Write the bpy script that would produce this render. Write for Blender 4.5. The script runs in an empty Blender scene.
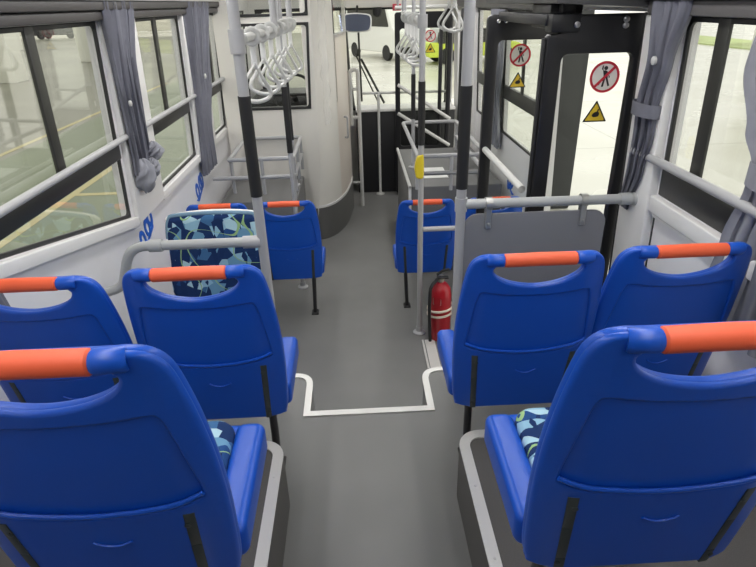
import bpy, bmesh, math, random
from mathutils import Vector, Matrix
random.seed(7)
PI = math.pi
S = bpy.context.scene
COL = S.collection
H = 1.62            # camera height over the rear aisle floor
LOW = -0.5          # low floor level (relative to the rear aisle); everything is lifted by 0.5 at the end
GND = -0.85         # ground of the hall

# ------------------------------------------------------------------ materials
MATS = {}
def nodes_of(name):
    m = bpy.data.materials.new(name); m.use_nodes = True
    nt = m.node_tree
    return m, nt, nt.nodes['Principled BSDF']
def mat(name, col, rough=.5, metal=0, bump=0, bscale=200, var=0, vscale=8, spec=.5, coat=0, emit=0):
    if name in MATS: return MATS[name]
    m, nt, b = nodes_of(name)
    b.inputs['Base Color'].default_value = (*col, 1)
    b.inputs['Roughness'].default_value = rough
    b.inputs['Metallic'].default_value = metal
    b.inputs['Specular IOR Level'].default_value = spec
    b.inputs['Coat Weight'].default_value = coat
    if emit:
        b.inputs['Emission Color'].default_value = (*col, 1); b.inputs['Emission Strength'].default_value = emit
    tc = nt.nodes.new('ShaderNodeTexCoord')
    if var:
        n = nt.nodes.new('ShaderNodeTexNoise'); n.inputs['Scale'].default_value = vscale; n.inputs['Detail'].default_value = 4
        nt.links.new(tc.outputs['Object'], n.inputs['Vector'])
        r = nt.nodes.new('ShaderNodeMapRange'); r.inputs['From Min'].default_value = .3; r.inputs['From Max'].default_value = .7
        r.inputs['To Min'].default_value = 1 - var; r.inputs['To Max'].default_value = 1 + var
        nt.links.new(n.outputs['Fac'], r.inputs['Value'])
        v = nt.nodes.new('ShaderNodeMix'); v.data_type = 'RGBA'; v.blend_type = 'MULTIPLY'; v.inputs[0].default_value = 1
        v.inputs[6].default_value = (*col, 1)
        nt.links.new(r.outputs['Result'], v.inputs[7]); nt.links.new(v.outputs[2], b.inputs['Base Color'])
    if bump:
        n2 = nt.nodes.new('ShaderNodeTexNoise'); n2.inputs['Scale'].default_value = bscale; n2.inputs['Detail'].default_value = 3
        nt.links.new(tc.outputs['Object'], n2.inputs['Vector'])
        bp = nt.nodes.new('ShaderNodeBump'); bp.inputs['Strength'].default_value = bump; bp.inputs['Distance'].default_value = .004
        nt.links.new(n2.outputs['Fac'], bp.inputs['Height']); nt.links.new(bp.outputs['Normal'], b.inputs['Normal'])
    MATS[name] = m
    return m
def glass_mat(name, tint, refl=.5):
    m = bpy.data.materials.new(name); m.use_nodes = True; nt = m.node_tree
    nt.nodes.remove(nt.nodes['Principled BSDF']); out = nt.nodes['Material Output']
    t = nt.nodes.new('ShaderNodeBsdfTransparent'); t.inputs[0].default_value = (*tint, 1)
    g = nt.nodes.new('ShaderNodeBsdfGlossy'); g.inputs['Roughness'].default_value = .03
    f = nt.nodes.new('ShaderNodeFresnel'); f.inputs[0].default_value = 1.45
    mu = nt.nodes.new('ShaderNodeMath'); mu.operation = 'MULTIPLY'; mu.inputs[1].default_value = refl
    mx = nt.nodes.new('ShaderNodeMixShader')
    nt.links.new(f.outputs[0], mu.inputs[0]); nt.links.new(mu.outputs[0], mx.inputs[0])
    nt.links.new(t.outputs[0], mx.inputs[1]); nt.links.new(g.outputs[0], mx.inputs[2]); nt.links.new(mx.outputs[0], out.inputs[0])
    return m
def fabric_mat():
    m, nt, b = nodes_of('shard_fabric')
    N, L = nt.nodes.new, nt.links.new
    tc = N('ShaderNodeTexCoord')
    def voro(scale, rot, sc, metric):
        mp = N('ShaderNodeMapping'); mp.inputs['Rotation'].default_value = rot; mp.inputs['Scale'].default_value = sc
        L(tc.outputs['Object'], mp.inputs['Vector'])
        v = N('ShaderNodeTexVoronoi'); v.feature = 'F1'; v.distance = metric; v.inputs['Scale'].default_value = scale
        L(mp.outputs[0], v.inputs['Vector'])
        return v
    v = voro(16, (.3, .5, .6), (1, 1.9, 1.2), 'EUCLIDEAN')
    ramp = N('ShaderNodeValToRGB'); ramp.color_ramp.interpolation = 'CONSTANT'
    cols = [(0, (.012, .035, .12)), (.26, (.14, .30, .47)), (.42, (.02, .07, .22)), (.52, (.27, .47, .62)), (.74, (.05, .14, .30)), (.84, (.40, .60, .70))]
    el = ramp.color_ramp.elements
    while len(el) < len(cols): el.new(.5)
    for e, (p, c) in zip(el, cols): e.position = p; e.color = (*c, 1)
    sx = N('ShaderNodeSeparateColor'); L(v.outputs['Color'], sx.inputs[0]); L(sx.outputs[0], ramp.inputs[0])
    v2 = voro(12, (.9, .2, -.7), (2.6, 1, 1), 'EUCLIDEAN'); v2.inputs['Randomness'].default_value = .9
    sx2 = N('ShaderNodeSeparateColor'); L(v2.outputs['Color'], sx2.inputs[0])
    g = N('ShaderNodeMath'); g.operation = 'GREATER_THAN'; g.inputs[1].default_value = .62; L(sx2.outputs[1], g.inputs[0])
    mx = N('ShaderNodeMix'); mx.data_type = 'RGBA'; L(g.outputs[0], mx.inputs[0]); L(ramp.outputs[0], mx.inputs[6]); mx.inputs[7].default_value = (.01, .03, .11, 1)
    nz = N('ShaderNodeTexNoise'); nz.inputs['Scale'].default_value = 5; nz.inputs['Detail'].default_value = 0; L(tc.outputs['Object'], nz.inputs['Vector'])
    a = N('ShaderNodeMath'); a.operation = 'SUBTRACT'; a.inputs[1].default_value = .5; L(nz.outputs['Fac'], a.inputs[0])
    ab = N('ShaderNodeMath'); ab.operation = 'ABSOLUTE'; L(a.outputs[0], ab.inputs[0])
    lt = N('ShaderNodeMath'); lt.operation = 'LESS_THAN'; lt.inputs[1].default_value = .0045; L(ab.outputs[0], lt.inputs[0])
    m2 = N('ShaderNodeMix'); m2.data_type = 'RGBA'; L(lt.outputs[0], m2.inputs[0]); L(mx.outputs[2], m2.inputs[6]); m2.inputs[7].default_value = (.30, .48, .22, 1)
    L(m2.outputs[2], b.inputs['Base Color']); b.inputs['Roughness'].default_value = .9; b.inputs['Specular IOR Level'].default_value = .2
    return m
def floor_mat(name, col, rough, speck):
    m, nt, b = nodes_of(name); N, L = nt.nodes.new, nt.links.new
    tc = N('ShaderNodeTexCoord')
    n = N('ShaderNodeTexNoise'); n.inputs['Scale'].default_value = 420; n.inputs['Detail'].default_value = 2; L(tc.outputs['Object'], n.inputs['Vector'])
    n2 = N('ShaderNodeTexNoise'); n2.inputs['Scale'].default_value = 3; n2.inputs['Detail'].default_value = 4; L(tc.outputs['Object'], n2.inputs['Vector'])
    r = N('ShaderNodeMapRange'); r.inputs['From Min'].default_value = .35; r.inputs['From Max'].default_value = .65; r.inputs['To Min'].default_value = 1 - speck; r.inputs['To Max'].default_value = 1 + speck; L(n.outputs['Fac'], r.inputs['Value'])
    r2 = N('ShaderNodeMapRange'); r2.inputs['From Min'].default_value = .3; r2.inputs['From Max'].default_value = .7; r2.inputs['To Min'].default_value = .93; r2.inputs['To Max'].default_value = 1.07; L(n2.outputs['Fac'], r2.inputs['Value'])
    mu = N('ShaderNodeMath'); mu.operation = 'MULTIPLY'; L(r.outputs[0], mu.inputs[0]); L(r2.outputs[0], mu.inputs[1])
    mx = N('ShaderNodeMix'); mx.data_type = 'RGBA'; mx.blend_type = 'MULTIPLY'; mx.inputs[0].default_value = 1; mx.inputs[6].default_value = (*col, 1); L(mu.outputs[0], mx.inputs[7])
    L(mx.outputs[2], b.inputs['Base Color']); b.inputs['Roughness'].default_value = rough
    bp = N('ShaderNodeBump'); bp.inputs['Strength'].default_value = .15; bp.inputs['Distance'].default_value = .002; L(n.outputs['Fac'], bp.inputs['Height']); L(bp.outputs[0], b.inputs['Normal'])
    return m
def ground_mat():
    m, nt, b = nodes_of('hall_floor'); N, L = nt.nodes.new, nt.links.new
    tc = N('ShaderNodeTexCoord')
    n = N('ShaderNodeTexNoise'); n.inputs['Scale'].default_value = .35; n.inputs['Detail'].default_value = 5; L(tc.outputs['Object'], n.inputs['Vector'])
    rp = N('ShaderNodeValToRGB'); e = rp.color_ramp.elements
    e[0].position = .35; e[0].color = (.60, .59, .52, 1); e[1].position = .65; e[1].color = (.72, .71, .66, 1); L(n.outputs['Fac'], rp.inputs[0])
    br = N('ShaderNodeTexBrick'); br.offset = 0; br.inputs['Scale'].default_value = 1; br.inputs['Brick Width'].default_value = 5; br.inputs['Row Height'].default_value = 5; br.inputs['Mortar Size'].default_value = .012
    br.inputs['Color1'].default_value = br.inputs['Color2'].default_value = (1, 1, 1, 1); br.inputs['Mortar'].default_value = (.35, .35, .33, 1); L(tc.outputs['Object'], br.inputs['Vector'])
    mx = N('ShaderNodeMix'); mx.data_type = 'RGBA'; mx.blend_type = 'MULTIPLY'; mx.inputs[0].default_value = .7; L(rp.outputs[0], mx.inputs[6]); L(br.outputs['Color'], mx.inputs[7])
    L(mx.outputs[2], b.inputs['Base Color'])
    r = N('ShaderNodeMapRange'); r.inputs['To Min'].default_value = .12; r.inputs['To Max'].default_value = .38; L(n.outputs['Fac'], r.inputs['Value']); L(r.outputs[0], b.inputs['Roughness'])
    return m
def wrap_mat():     # crinkled protective film
    m = bpy.data.materials.new('film'); m.use_nodes = True; nt = m.node_tree; N, L = nt.nodes.new, nt.links.new
    b = nt.nodes['Principled BSDF']; b.inputs['Base Color'].default_value = (.9, .9, .88, 1); b.inputs['Roughness'].default_value = .15; b.inputs['Alpha'].default_value = .22
    return m

BLUE = mat('blue_plastic', (.006, .082, .50), .36, bump=.03, bscale=500, spec=.45)
ORANGE = mat('orange_rubber', (.86, .125, .045), .5)
FABRIC = fabric_mat()
BRACKG = mat('bracket_grey', (.035, .045, .045), .4)
BRACK = mat('bracket_black', (.03, .03, .032), .45)
STEEL = mat('grey_pole', (.41, .41, .42), .38, spec=.5)
RAILG = mat('grey_rail', (.40, .41, .41), .4)
WPOLE = mat('pale_pole', (.62, .62, .60), .35)
SLEEVE = mat('black_sleeve', (.012, .012, .013), .6)
PANELW = mat('white_panel', (.80, .79, .78), .42, var=.02)
PANELL = mat('lower_panel', (.78, .77, .79), .45, var=.02)
CREAM = mat('cream_panel', (.80, .775, .72), .38)
CREAM2 = mat('pink_cream_panel', (.76, .69, .62), .35)
HEADER = mat('dark_header', (.05, .046, .046), .5)
HEADR = mat('grey_header', (.12, .115, .115), .5)
GASKET = mat('gasket', (.02, .02, .02), .5)
BAND = mat('band_black', (.022, .022, .022), .4)
MULL = mat('mullion', (.03, .03, .026), .35)
GLASS = glass_mat('window_glass', (.95, .96, .94), .22)
FLOORM = floor_mat('vinyl', (.205, .205, .20), .42, .10)
PODM = floor_mat('podium_vinyl', (.105, .100, .093), .5, .12)
ALU = mat('aluminium', (.78, .77, .74), .38, .25, bump=.05, bscale=60)
CURT = mat('curtain_cloth', (.165, .168, .205), .75, var=.06, vscale=30)
CURTR = mat('curtain_cloth_light', (.25, .255, .29), .8, var=.06, vscale=30)
DOORB = mat('door_black', (.010, .010, .012), .38)
GREYP = mat('grey_partition', (.22, .22, .235), .42)
DASH = mat('dash_black', (.014, .014, .016), .5)
RED = mat('extinguisher_red', (.42, .012, .022), .3)
WHITE = mat('white_plastic', (.8, .8, .78), .4)
DECO = mat('blue_decal', (.02, .13, .62), .4)
CEIL = mat('ceiling_white', (.72, .72, .72), .6)
GREYBOX = mat('grey_box', (.15, .15, .15), .5)

# ------------------------------------------------------------------ mesh helpers
def new_bm(): return bmesh.new()
def merge(dst, src):
    me = bpy.data.meshes.new('tmp'); src.to_mesh(me); src.free(); dst.from_mesh(me); bpy.data.meshes.remove(me); return dst
def bm_map(bm, fn):
    for v in bm.verts: v.co = Vector(fn(*v.co))
    return bm
def box(x0, x1, y0, y1, z0, z1, bev=0, seg=2, bm=None):
    b = bmesh.new(); bmesh.ops.create_cube(b, size=1)
    for v in b.verts: v.co = Vector(((x0+x1)/2+v.co.x*(x1-x0), (y0+y1)/2+v.co.y*(y1-y0), (z0+z1)/2+v.co.z*(z1-z0)))
    if bev: bmesh.ops.bevel(b, geom=list(b.edges), offset=bev, segments=seg, profile=.5, affect='EDGES')
    return merge(bm, b) if bm is not None else b
def fillet(pts, r, n=6):
    pts = [Vector(p) for p in pts]; out = [pts[0]]
    for i in range(1, len(pts)-1):
        p, a, c = pts[i], pts[i-1], pts[i+1]
        da, dc = (a-p), (c-p); q = min(r, da.length*.48, dc.length*.48)
        s, e = p+da.normalized()*q, p+dc.normalized()*q
        for k in range(n+1):
            t = k/n; out.append(s*(1-t)**2+p*2*t*(1-t)+e*t*t)
    out.append(pts[-1]); return out
def tube(pts, r, seg=14, closed=False, bm=None, ry=None):
    pts = [Vector(p) for p in pts]; n = len(pts); b = bmesh.new() if bm is None else bm
    rings = []; prev = None
    for i, p in enumerate(pts):
        if closed: t = (pts[(i+1) % n]-pts[i-1]).normalized()
        else: t = (pts[min(i+1, n-1)]-pts[max(i-1, 0)]).normalized()
        if prev is None:
            u = t.orthogonal().normalized()
            if abs(t.z) < .9: u = t.cross(Vector((0, 0, 1))).normalized()
        else: u = (prev-t*prev.dot(t)).normalized()
        prev = u; w = t.cross(u); rr = r[i] if isinstance(r, (list, tuple)) else r
        rings.append([b.verts.new(p+u*math.cos(2*PI*k/seg)*rr+w*math.sin(2*PI*k/seg)*(ry or rr)) for k in range(seg)])
    for i in range(n if closed else n-1):
        a, c = rings[i], rings[(i+1) % n]
        for k in range(seg): b.faces.new((a[k], a[(k+1) % seg], c[(k+1) % seg], c[k]))
    if not closed:
        b.faces.new(rings[0][::-1]); b.faces.new(rings[-1])
    return b
def lathe(prof, c, seg=24, bm=None):      # prof: (radius, z)
    b = bmesh.new() if bm is None else bm; rings = []
    for r, z in prof: rings.append([b.verts.new((c[0]+r*math.cos(2*PI*k/seg), c[1]+r*math.sin(2*PI*k/seg), c[2]+z)) for k in range(seg)])
    for a, d in zip(rings, rings[1:]):
        for k in range(seg): b.faces.new((a[k], a[(k+1) % seg], d[(k+1) % seg], d[k]))
    b.faces.new(rings[0][::-1]); b.faces.new(rings[-1]); return b
def smooth_poly(pts, sub=4):      # closed Catmull-Rom
    n = len(pts); out = []
    for i in range(n):
        p0, p1, p2, p3 = [Vector((*pts[(i+k-1) % n], 0)) for k in range(4)]
        for k in range(sub):
            t = k/sub
            q = .5*((2*p1)+(-p0+p2)*t+(2*p0-5*p1+4*p2-p3)*t*t+(-p0+3*p1-3*p2+p3)*t**3); out.append((q.x, q.y))
    return out
def round_rect(x0, x1, y0, y1, r, n=6):
    out = []
    for cx, cy, a in ((x1-r, y1-r, 0), (x0+r, y1-r, 90), (x0+r, y0+r, 180), (x1-r, y0+r, 270)):
        for k in range(n+1):
            t = math.radians(a+90*k/n); out.append((cx+r*math.cos(t), cy+r*math.sin(t)))
    return out
def round_poly(pts, r, n=5):
    m = len(pts); out = []
    for i in range(m):
        p, a, c = Vector(pts[i]), Vector(pts[i-1]), Vector(pts[(i+1) % m])
        da, dc = a-p, c-p; q = min(r, da.length*.45, dc.length*.45); s, e = p+da.normalized()*q, p+dc.normalized()*q
        for k in range(n+1):
            t = k/n; v = s*(1-t)**2+p*2*t*(1-t)+e*t*t; out.append((v.x, v.y))
    return out
def plate(outline, holes=(), th=.02, bev=0, bres=2, cutx=(), cuty=(), bm=None):
    """A flat plate with holes in local XY, thickness along Z (centred)."""
    cu = bpy.data.curves.new('tmp', 'CURVE'); cu.dimensions = '2D'; cu.fill_mode = 'BOTH'
    cu.extrude = max(th/2-bev, 0); cu.bevel_depth = bev; cu.bevel_resolution = bres; cu.offset = -bev
    for poly in [outline, *holes]:
        sp = cu.splines.new('POLY'); sp.points.add(len(poly)-1); sp.use_cyclic_u = True
        for q, p in zip(sp.points, poly): q.co = (p[0], p[1], 0, 1)
    o = bpy.data.objects.new('tmp', cu); COL.objects.link(o)
    dg = bpy.context.evaluated_depsgraph_get(); dg.update()
    me = bpy.data.meshes.new_from_object(o.evaluated_get(dg))
    bpy.data.objects.remove(o); bpy.data.curves.remove(cu)
    b = bmesh.new(); b.from_mesh(me); bpy.data.meshes.remove(me)
    bmesh.ops.remove_doubles(b, verts=b.verts, dist=1e-5)
    for c in cutx: bmesh.ops.bisect_plane(b, geom=list(b.verts)+list(b.edges)+list(b.faces), plane_co=(c, 0, 0), plane_no=(1, 0, 0))
    for c in cuty: bmesh.ops.bisect_plane(b, geom=list(b.verts)+list(b.edges)+list(b.faces), plane_co=(0, c, 0), plane_no=(0, 1, 0))
    bmesh.ops.recalc_face_normals(b, faces=b.faces)
    return merge(bm, b) if bm is not None else b
def obj(name, bm, m, parent=None, angle=35):
    """Link bm as ONE mesh object. With a parent the coordinates are world coordinates, made relative to the parent's base."""
    bmesh.ops.recalc_face_normals(bm, faces=bm.faces)
    root = parent
    off = Vector((0, 0, 0))
    while root is not None: off += root.location; root = root.parent
    if parent is not None:
        for v in bm.verts: v.co -= off
    me = bpy.data.meshes.new(name); bm.to_mesh(me); bm.free(); me.materials.append(m)
    for p in me.polygons: p.use_smooth = True
    try: me.set_sharp_from_angle(angle=math.radians(angle))
    except Exception: pass
    o = bpy.data.objects.new(name, me); COL.objects.link(o)
    if parent is not None: o.parent = parent
    return o
def single(name, bm, m, label, cat, group=None, angle=35):
    """A thing that is one mesh, its origin at the middle of its base."""
    xs = [v.co for v in bm.verts]
    c = Vector(((min(v.x for v in xs)+max(v.x for v in xs))/2, (min(v.y for v in xs)+max(v.y for v in xs))/2, min(v.z for v in xs)))
    for v in bm.verts: v.co -= c
    o = obj(name, bm, m, None, angle); o.location = c
    tag(o, label, cat, group); return o
def tag(o, label, cat, group=None):
    o['label'] = label; o['category'] = cat
    if group: o['group'] = group
def thing(name, label, cat, loc, group=None):
    o = bpy.data.objects.new(name, None); COL.objects.link(o); o.location = loc; o.empty_display_size = .1
    tag(o, label, cat, group); return o
def struct(name, bm, m, parent=None, angle=35):
    o = obj(name, bm, m, parent, angle)
    if parent is None: o['kind'] = 'structure'
    return o
def sroot(name, loc=(0, 0, 0)):
    o = bpy.data.objects.new(name, None); COL.objects.link(o); o.location = loc; o['kind'] = 'structure'; return o
def dup(src, loc, label=None, group=None):
    r = src.copy(); COL.objects.link(r); r.location = loc
    if label: r['label'] = label
    if group: r['group'] = group
    for ch in list(src.children):
        c = ch.copy(); COL.objects.link(c); c.parent = r
        for g in list(ch.children):
            d = g.copy(); COL.objects.link(d); d.parent = c
    return r

# ------------------------------------------------------------------ camera
cam = bpy.data.cameras.new('camera'); co = bpy.data.objects.new('camera', cam); COL.objects.link(co); S.camera = co
cam.sensor_width = 36; cam.lens = 558/756*36; cam.clip_start = .02; cam.clip_end = 300
def cdir(u, v): return Vector((u-378, -(v-283.5), -558.)).normalized()
Yc = cdir(349.5, 3); Zc = -cdir(408, 1390); Zc = (Zc-Yc*Zc.dot(Yc)).normalized(); Xc = Yc.cross(Zc)
R3 = Matrix((Xc, Yc, Zc))
M4 = R3.to_4x4(); M4.translation = Vector((0, 0, H)); co.matrix_world = M4

# ------------------------------------------------------------------ room shell
XL, XR, LEAN = -1.17, 1.22, .035
def WL(y, z, n=0): return (XL+LEAN*(z-.9)+n, y, z)      # n = inward
def WR(y, z, n=0): return (XR-LEAN*(z-.9)-n, y, z)
def wall_piece(W, outline, holes=(), th=.03, n=0, bev=0, bm=None):
    b = plate(outline, holes, th, bev); bm_map(b, lambda a, c, t: W(a, c, t+n))
    return merge(bm, b) if bm is not None else b
TOP = 1.98
Y0, Y1 = -1.2, 7.1
# floors
NOT = [(-.25, 1.97), (-.25, 2.15), (-.275, 2.22), (-.345, 2.265)]
NOTR = [(.367, 2.265), (.292, 2.22), (.272, 2.15), (.272, 1.97)]
deck = [(-1.17, Y0), (1.22, Y0), (1.22, 2.265)] + NOTR + NOT[:1] + NOT[1:] + [(-1.17, 2.265)]
b = plate(deck, th=.5); bm_map(b, lambda x, y, z: (x, y, z-.25)); struct('floor_upper', b, FLOORM)
b = box(XL-.05, XR+.05, 1.9, Y1, LOW-.08, LOW); struct('floor', b, FLOORM)
b = box(-.25, .272, 1.97, 2.26, LOW, -.25); struct('floor_step', b, FLOORM)
POD = .236
def pod_outline(s, xin, xout):
    r = .08; pts = [(xout, Y0), (xin, Y0)]
    for k in range(9):
        a = math.radians(90*k/8); pts.append((xin+s*(r-r*math.cos(a)), 1.535-r+r*math.sin(a)))
    pts.append((xout, 1.535)); return pts
for nm, s, xi, xo in (('floor_left', -1, -.292, -1.165), ('floor_right', 1, .316, 1.215)):
    pts = pod_outline(s, xi, xo); b = plate(pts, th=POD); bm_map(b, lambda x, y, z: (x, y, z+POD/2)); struct(nm, b, PODM)
def strip_along(pts, w, side, z, th=.006):
    """flat nosing of width w to one side of a polyline in plan"""
    pts = [Vector((p[0], p[1])) for p in pts]; off = []
    for i, p in enumerate(pts):
        t = (pts[min(i+1, len(pts)-1)]-pts[max(i-1, 0)]).normalized(); nrm = Vector((-t.y, t.x))*side
        off.append(p+nrm*w)
    b = bmesh.new(); n = len(pts)
    lo = [[b.verts.new((q.x, q.y, zz)) for q in pts]+[b.verts.new((q.x, q.y, zz)) for q in off] for zz in (z, z+th)]
    for i in range(n-1):
        for L_, f in ((lo[0], 1), (lo[1], 0)):
            b.faces.new((L_[i], L_[i+1], L_[n+i+1], L_[n+i]))
        b.faces.new((lo[0][i], lo[0][i+1], lo[1][i+1], lo[1][i])); b.faces.new((lo[0][n+i], lo[0][n+i+1], lo[1][n+i+1], lo[1][n+i]))
    for j in (0, n-1): b.faces.new((lo[0][j], lo[1][j], lo[1][n+j], lo[0][n+j]))
    return b
def screws(b, pts, z):
    for x, y in pts: lathe([(.005, 0), (.005, .0015), (.003, .0025)], (x, y, z), 10, b)
    return b
pl = pod_outline(-1, -.292, -1.165)[1:]; pl[-1] = (-.62, 1.535)
b = strip_along(pl, .036, 1, POD); screws(b, [(-.311, 1.36), (-.311, 1.0), (-.311, .7)], POD+.006); struct('trim_1', b, ALU)
pr = pod_outline(1, .316, 1.215)[1:]; pr[-1] = (.62, 1.535)
b = strip_along(pr, .036, -1, POD); screws(b, [(.335, 1.28), (.335, 1.02), (.335, .98), (.335, .7)], POD+.006); struct('trim_2', b, ALU)
NL = fillet([(-.62, 2.262, 0), (-.25, 2.262, 0), (-.25, 1.972, 0)], .1, 8)
b = strip_along([(p.x, p.y) for p in NL], .03, -1, 0)
b2 = strip_along([(-.28, 1.972), (.302, 1.972)], .033, -1, 0); merge(b, b2)
NR = fillet([(.272, 1.972, 0), (.272, 2.262, 0), (.62, 2.262, 0)], .1, 8)
merge(b, strip_along([(p.x, p.y) for p in NR], .03, -1, 0)); struct('trim_3', b, ALU)
b = bmesh.new(); box(.405, .418, 2.95, 3.29, LOW, LOW+.008, bm=b); box(.425, .492, 2.95, 3.29, LOW, LOW+.006, bm=b); struct('trim_4', b, ALU)

# window data (y,z)
HD = 1.575
W1 = [(1.0, 1.03), (1.5, .95), (2.80, .652), (2.825, HD), (1.0, HD)]
W2 = [(3.29, .645), (4.165, .645), (4.165, HD), (3.29, HD)]
W3 = [(4.74, .645), (5.28, .645), (5.28, HD), (4.74, HD)]
WCAB = [(5.6, .62), (6.75, .62), (6.75, HD), (5.6, HD)]
wl_out = [(Y0, LOW), (Y1, LOW), (Y1, TOP+.1), (Y0, TOP+.1)]
struct('wall_left', wall_piece(WL, wl_out, [W1, W2, W3, WCAB], .05, -.025), PANELL)
V1 = [(.55, .895), (2.135, .895), (2.135, 1.55), (.55, 1.55)]
V2 = [(3.72, .62), (4.72, .62), (4.72, 1.55), (3.72, 1.55)]
V3 = [(4.95, .62), (5.75, .62), (5.75, 1.55), (4.95, 1.55)]
DR1 = [(2.40, LOW+.02), (3.52, LOW+.02), (3.52, 1.56), (2.40, 1.56)]
DR2 = [(5.98, LOW+.02), (6.85, LOW+.02), (6.85, 1.52), (5.98, 1.52)]
struct('wall_right', wall_piece(WR, wl_out, [V1, V2, V3, DR1, DR2], .05, -.025), PANELL)
b = box(XL-.05, XR+.05, Y0-.05, Y0, LOW, TOP+.1); struct('wall_rear', b, mat('rear_wall', (.22, .22, .24), .6))
b = box(XL-.08, XR+.08, Y0-.05, Y1+.1, TOP, TOP+.05); struct('ceiling', b, CEIL)

def window(idx, W, poly, mull, band, black_left=.0, lower=None):
    root = sroot('window_%d' % idx)
    inset = lambda P, d: inset_poly(P, d)
    frame = wall_piece(W, poly, [round_poly(inset_poly(poly, .018), .035)], .014, -.006, .003)
    struct('frame', frame, GASKET, root)
    if band:
        y0, y1, z0, z1 = band
        struct('transom_panel', box_w(W, y0, y1, z0, z1, -.025, .004), BAND, root)
    for (y0, y1, z0, z1, dy) in mull:
        bb = wall_piece(W, [(y0+dy, z0), (y1+dy, z0), (y1, z1), (y0, z1)], (), .014, -.004, .004); struct('mullion', bb, MULL, root)
    g = wall_piece(W, inset_poly(poly, .012), (), .005, -.009); struct('pane', g, GLASS, root)
    return root
def inset_poly(P, d):
    n = len(P); out = []
    area = sum(P[i][0]*P[(i+1) % n][1]-P[(i+1) % n][0]*P[i][1] for i in range(n)); s = 1 if area > 0 else -1
    for i in range(n):
        p, a, c = Vector(P[i]), Vector(P[i-1]), Vector(P[(i+1) % n])
        e1, e2 = (p-a).normalized(), (c-p).normalized(); n1, n2 = Vector((-e1.y, e1.x))*s, Vector((-e2.y, e2.x))*s
        k = (n1+n2); k = k/(1+n1.dot(n2)); out.append((p.x+k.x*d, p.y+k.y*d))
    return out
def box_w(W, y0, y1, z0, z1, n0, n1, bev=.003):
    b = box(y0, y1, z0, z1, n0, n1, bev); return bm_map(b, lambda a, c, t: W(a, c, t))
window(1, WL, W1, [(2.20, 2.265, 1.03, HD, 0)], (1.0, 2.815, .957, 1.03))
window(2, WL, W2, [(3.63, 3.69, 1.03, HD, 0)], (3.30, 4.155, .957, 1.03))
window(3, WL, W3, [(4.98, 5.03, 1.03, HD, 0)], (4.75, 5.27, .957, 1.03))
window(4, WL, WCAB, [], None)
window(5, WR, V1, [(1.885, 1.95, 1.0, 1.55, 0)], (.56, 2.125, .90, 1.0))
window(6, WR, V2, [(4.15, 4.2, 1.0, 1.55, 0)], (3.73, 4.71, .9, 1.0))
window(7, WR, V3, [], (4.96, 5.74, .9, 1.0))
# headers (air ducts) above the windows
def header(name, W, y0, y1, z0, m):
    b = bmesh.new(); prof = [(-.02, z0), (.05, z0), (.055, z0+.085), (.25, TOP+.02), (-.02, TOP+.02)]
    A = [b.verts.new(W(y0, z, n)) for n, z in prof]; B = [b.verts.new(W(y1, z, n)) for n, z in prof]
    k = len(prof)
    for i in range(k): b.faces.new((A[i], A[(i+1) % k], B[(i+1) % k], B[i]))
    b.faces.new(A); b.faces.new(B[::-1]); return struct(name, b, m)
def ledge(name, W, y0, y1, za, zb, n0, n1, m): return struct(name, box_w(W, y0, y1, za, zb, n0, n1, .006), m)
ledge('trim_5', WL, Y0, 5.25, 1.578, 1.615, 0, .045, HEADER)
ledge('trim_6', WL, Y0, 5.25, 1.618, 1.657, 0, .06, HEADER)
b = bmesh.new(); prof = [(0, 1.657), (.07, 1.657), (.32, TOP+.01), (0, TOP+.01)]
def extr(b, W, prof, y0, y1):
    A = [b.verts.new(W(y0, z, n)) for n, z in prof]; B = [b.verts.new(W(y1, z, n)) for n, z in prof]; k = len(prof)
    for i in range(k): b.faces.new((A[i], A[(i+1) % k], B[(i+1) % k], B[i]))
    b.faces.new(A); b.faces.new(B[::-1]); return b
struct('trim_7', extr(b, WL, prof, Y0, 5.25), CEIL)
ledge('trim_8', WR, Y0, 2.36, 1.553, 1.60, 0, .045, HEADR)
ledge('trim_9', WR, Y0, 2.36, 1.602, 1.66, 0, .07, HEADR)
struct('trim_10', extr(bmesh.new(), WR, [(0, 1.66), (.075, 1.66), (.32, TOP+.01), (0, TOP+.01)], Y0, 2.36), CEIL)
struct('trim_11', extr(bmesh.new(), WR, [(0, 1.575), (.40, 1.60), (.45, TOP+.01), (0, TOP+.01)], 2.36, 3.6), mat('door_cover', (.05, .05, .052), .4))
struct('trim_12', extr(bmesh.new(), WR, [(0, 1.553), (.05, 1.56), (.30, TOP+.01), (0, TOP+.01)], 3.6, 6.6), HEADR)
# sills
sl = [(1.0, 1.0), (1.0, .955), (1.5, .89), (2.83, .592), (2.83, .645), (1.5, .945)]
struct('trim_13', wall_piece(WL, sl, (), .03, .012, .006), PANELW)
struct('trim_14', wall_piece(WR, [(.5, .825), (2.14, .825), (2.14, .892), (.5, .892)], (), .034, .014, .008), PANELW)
struct('trim_15', wall_piece(WR, [(.5, .80), (2.14, .80), (2.14, .812), (.5, .812)], (), .012, .004, .003), PANELW)
struct('trim_28', wall_piece(WR, [(2.128, LOW+.05), (2.135, LOW+.05), (2.135, .80), (2.128, .80)], (), .004, .002), GASKET)
struct('trim_29', wall_piece(WL, [(3.278, .59), (5.2, .59), (5.2, .642), (3.278, .642)], (), .03, .010, .006), PANELW)
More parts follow.
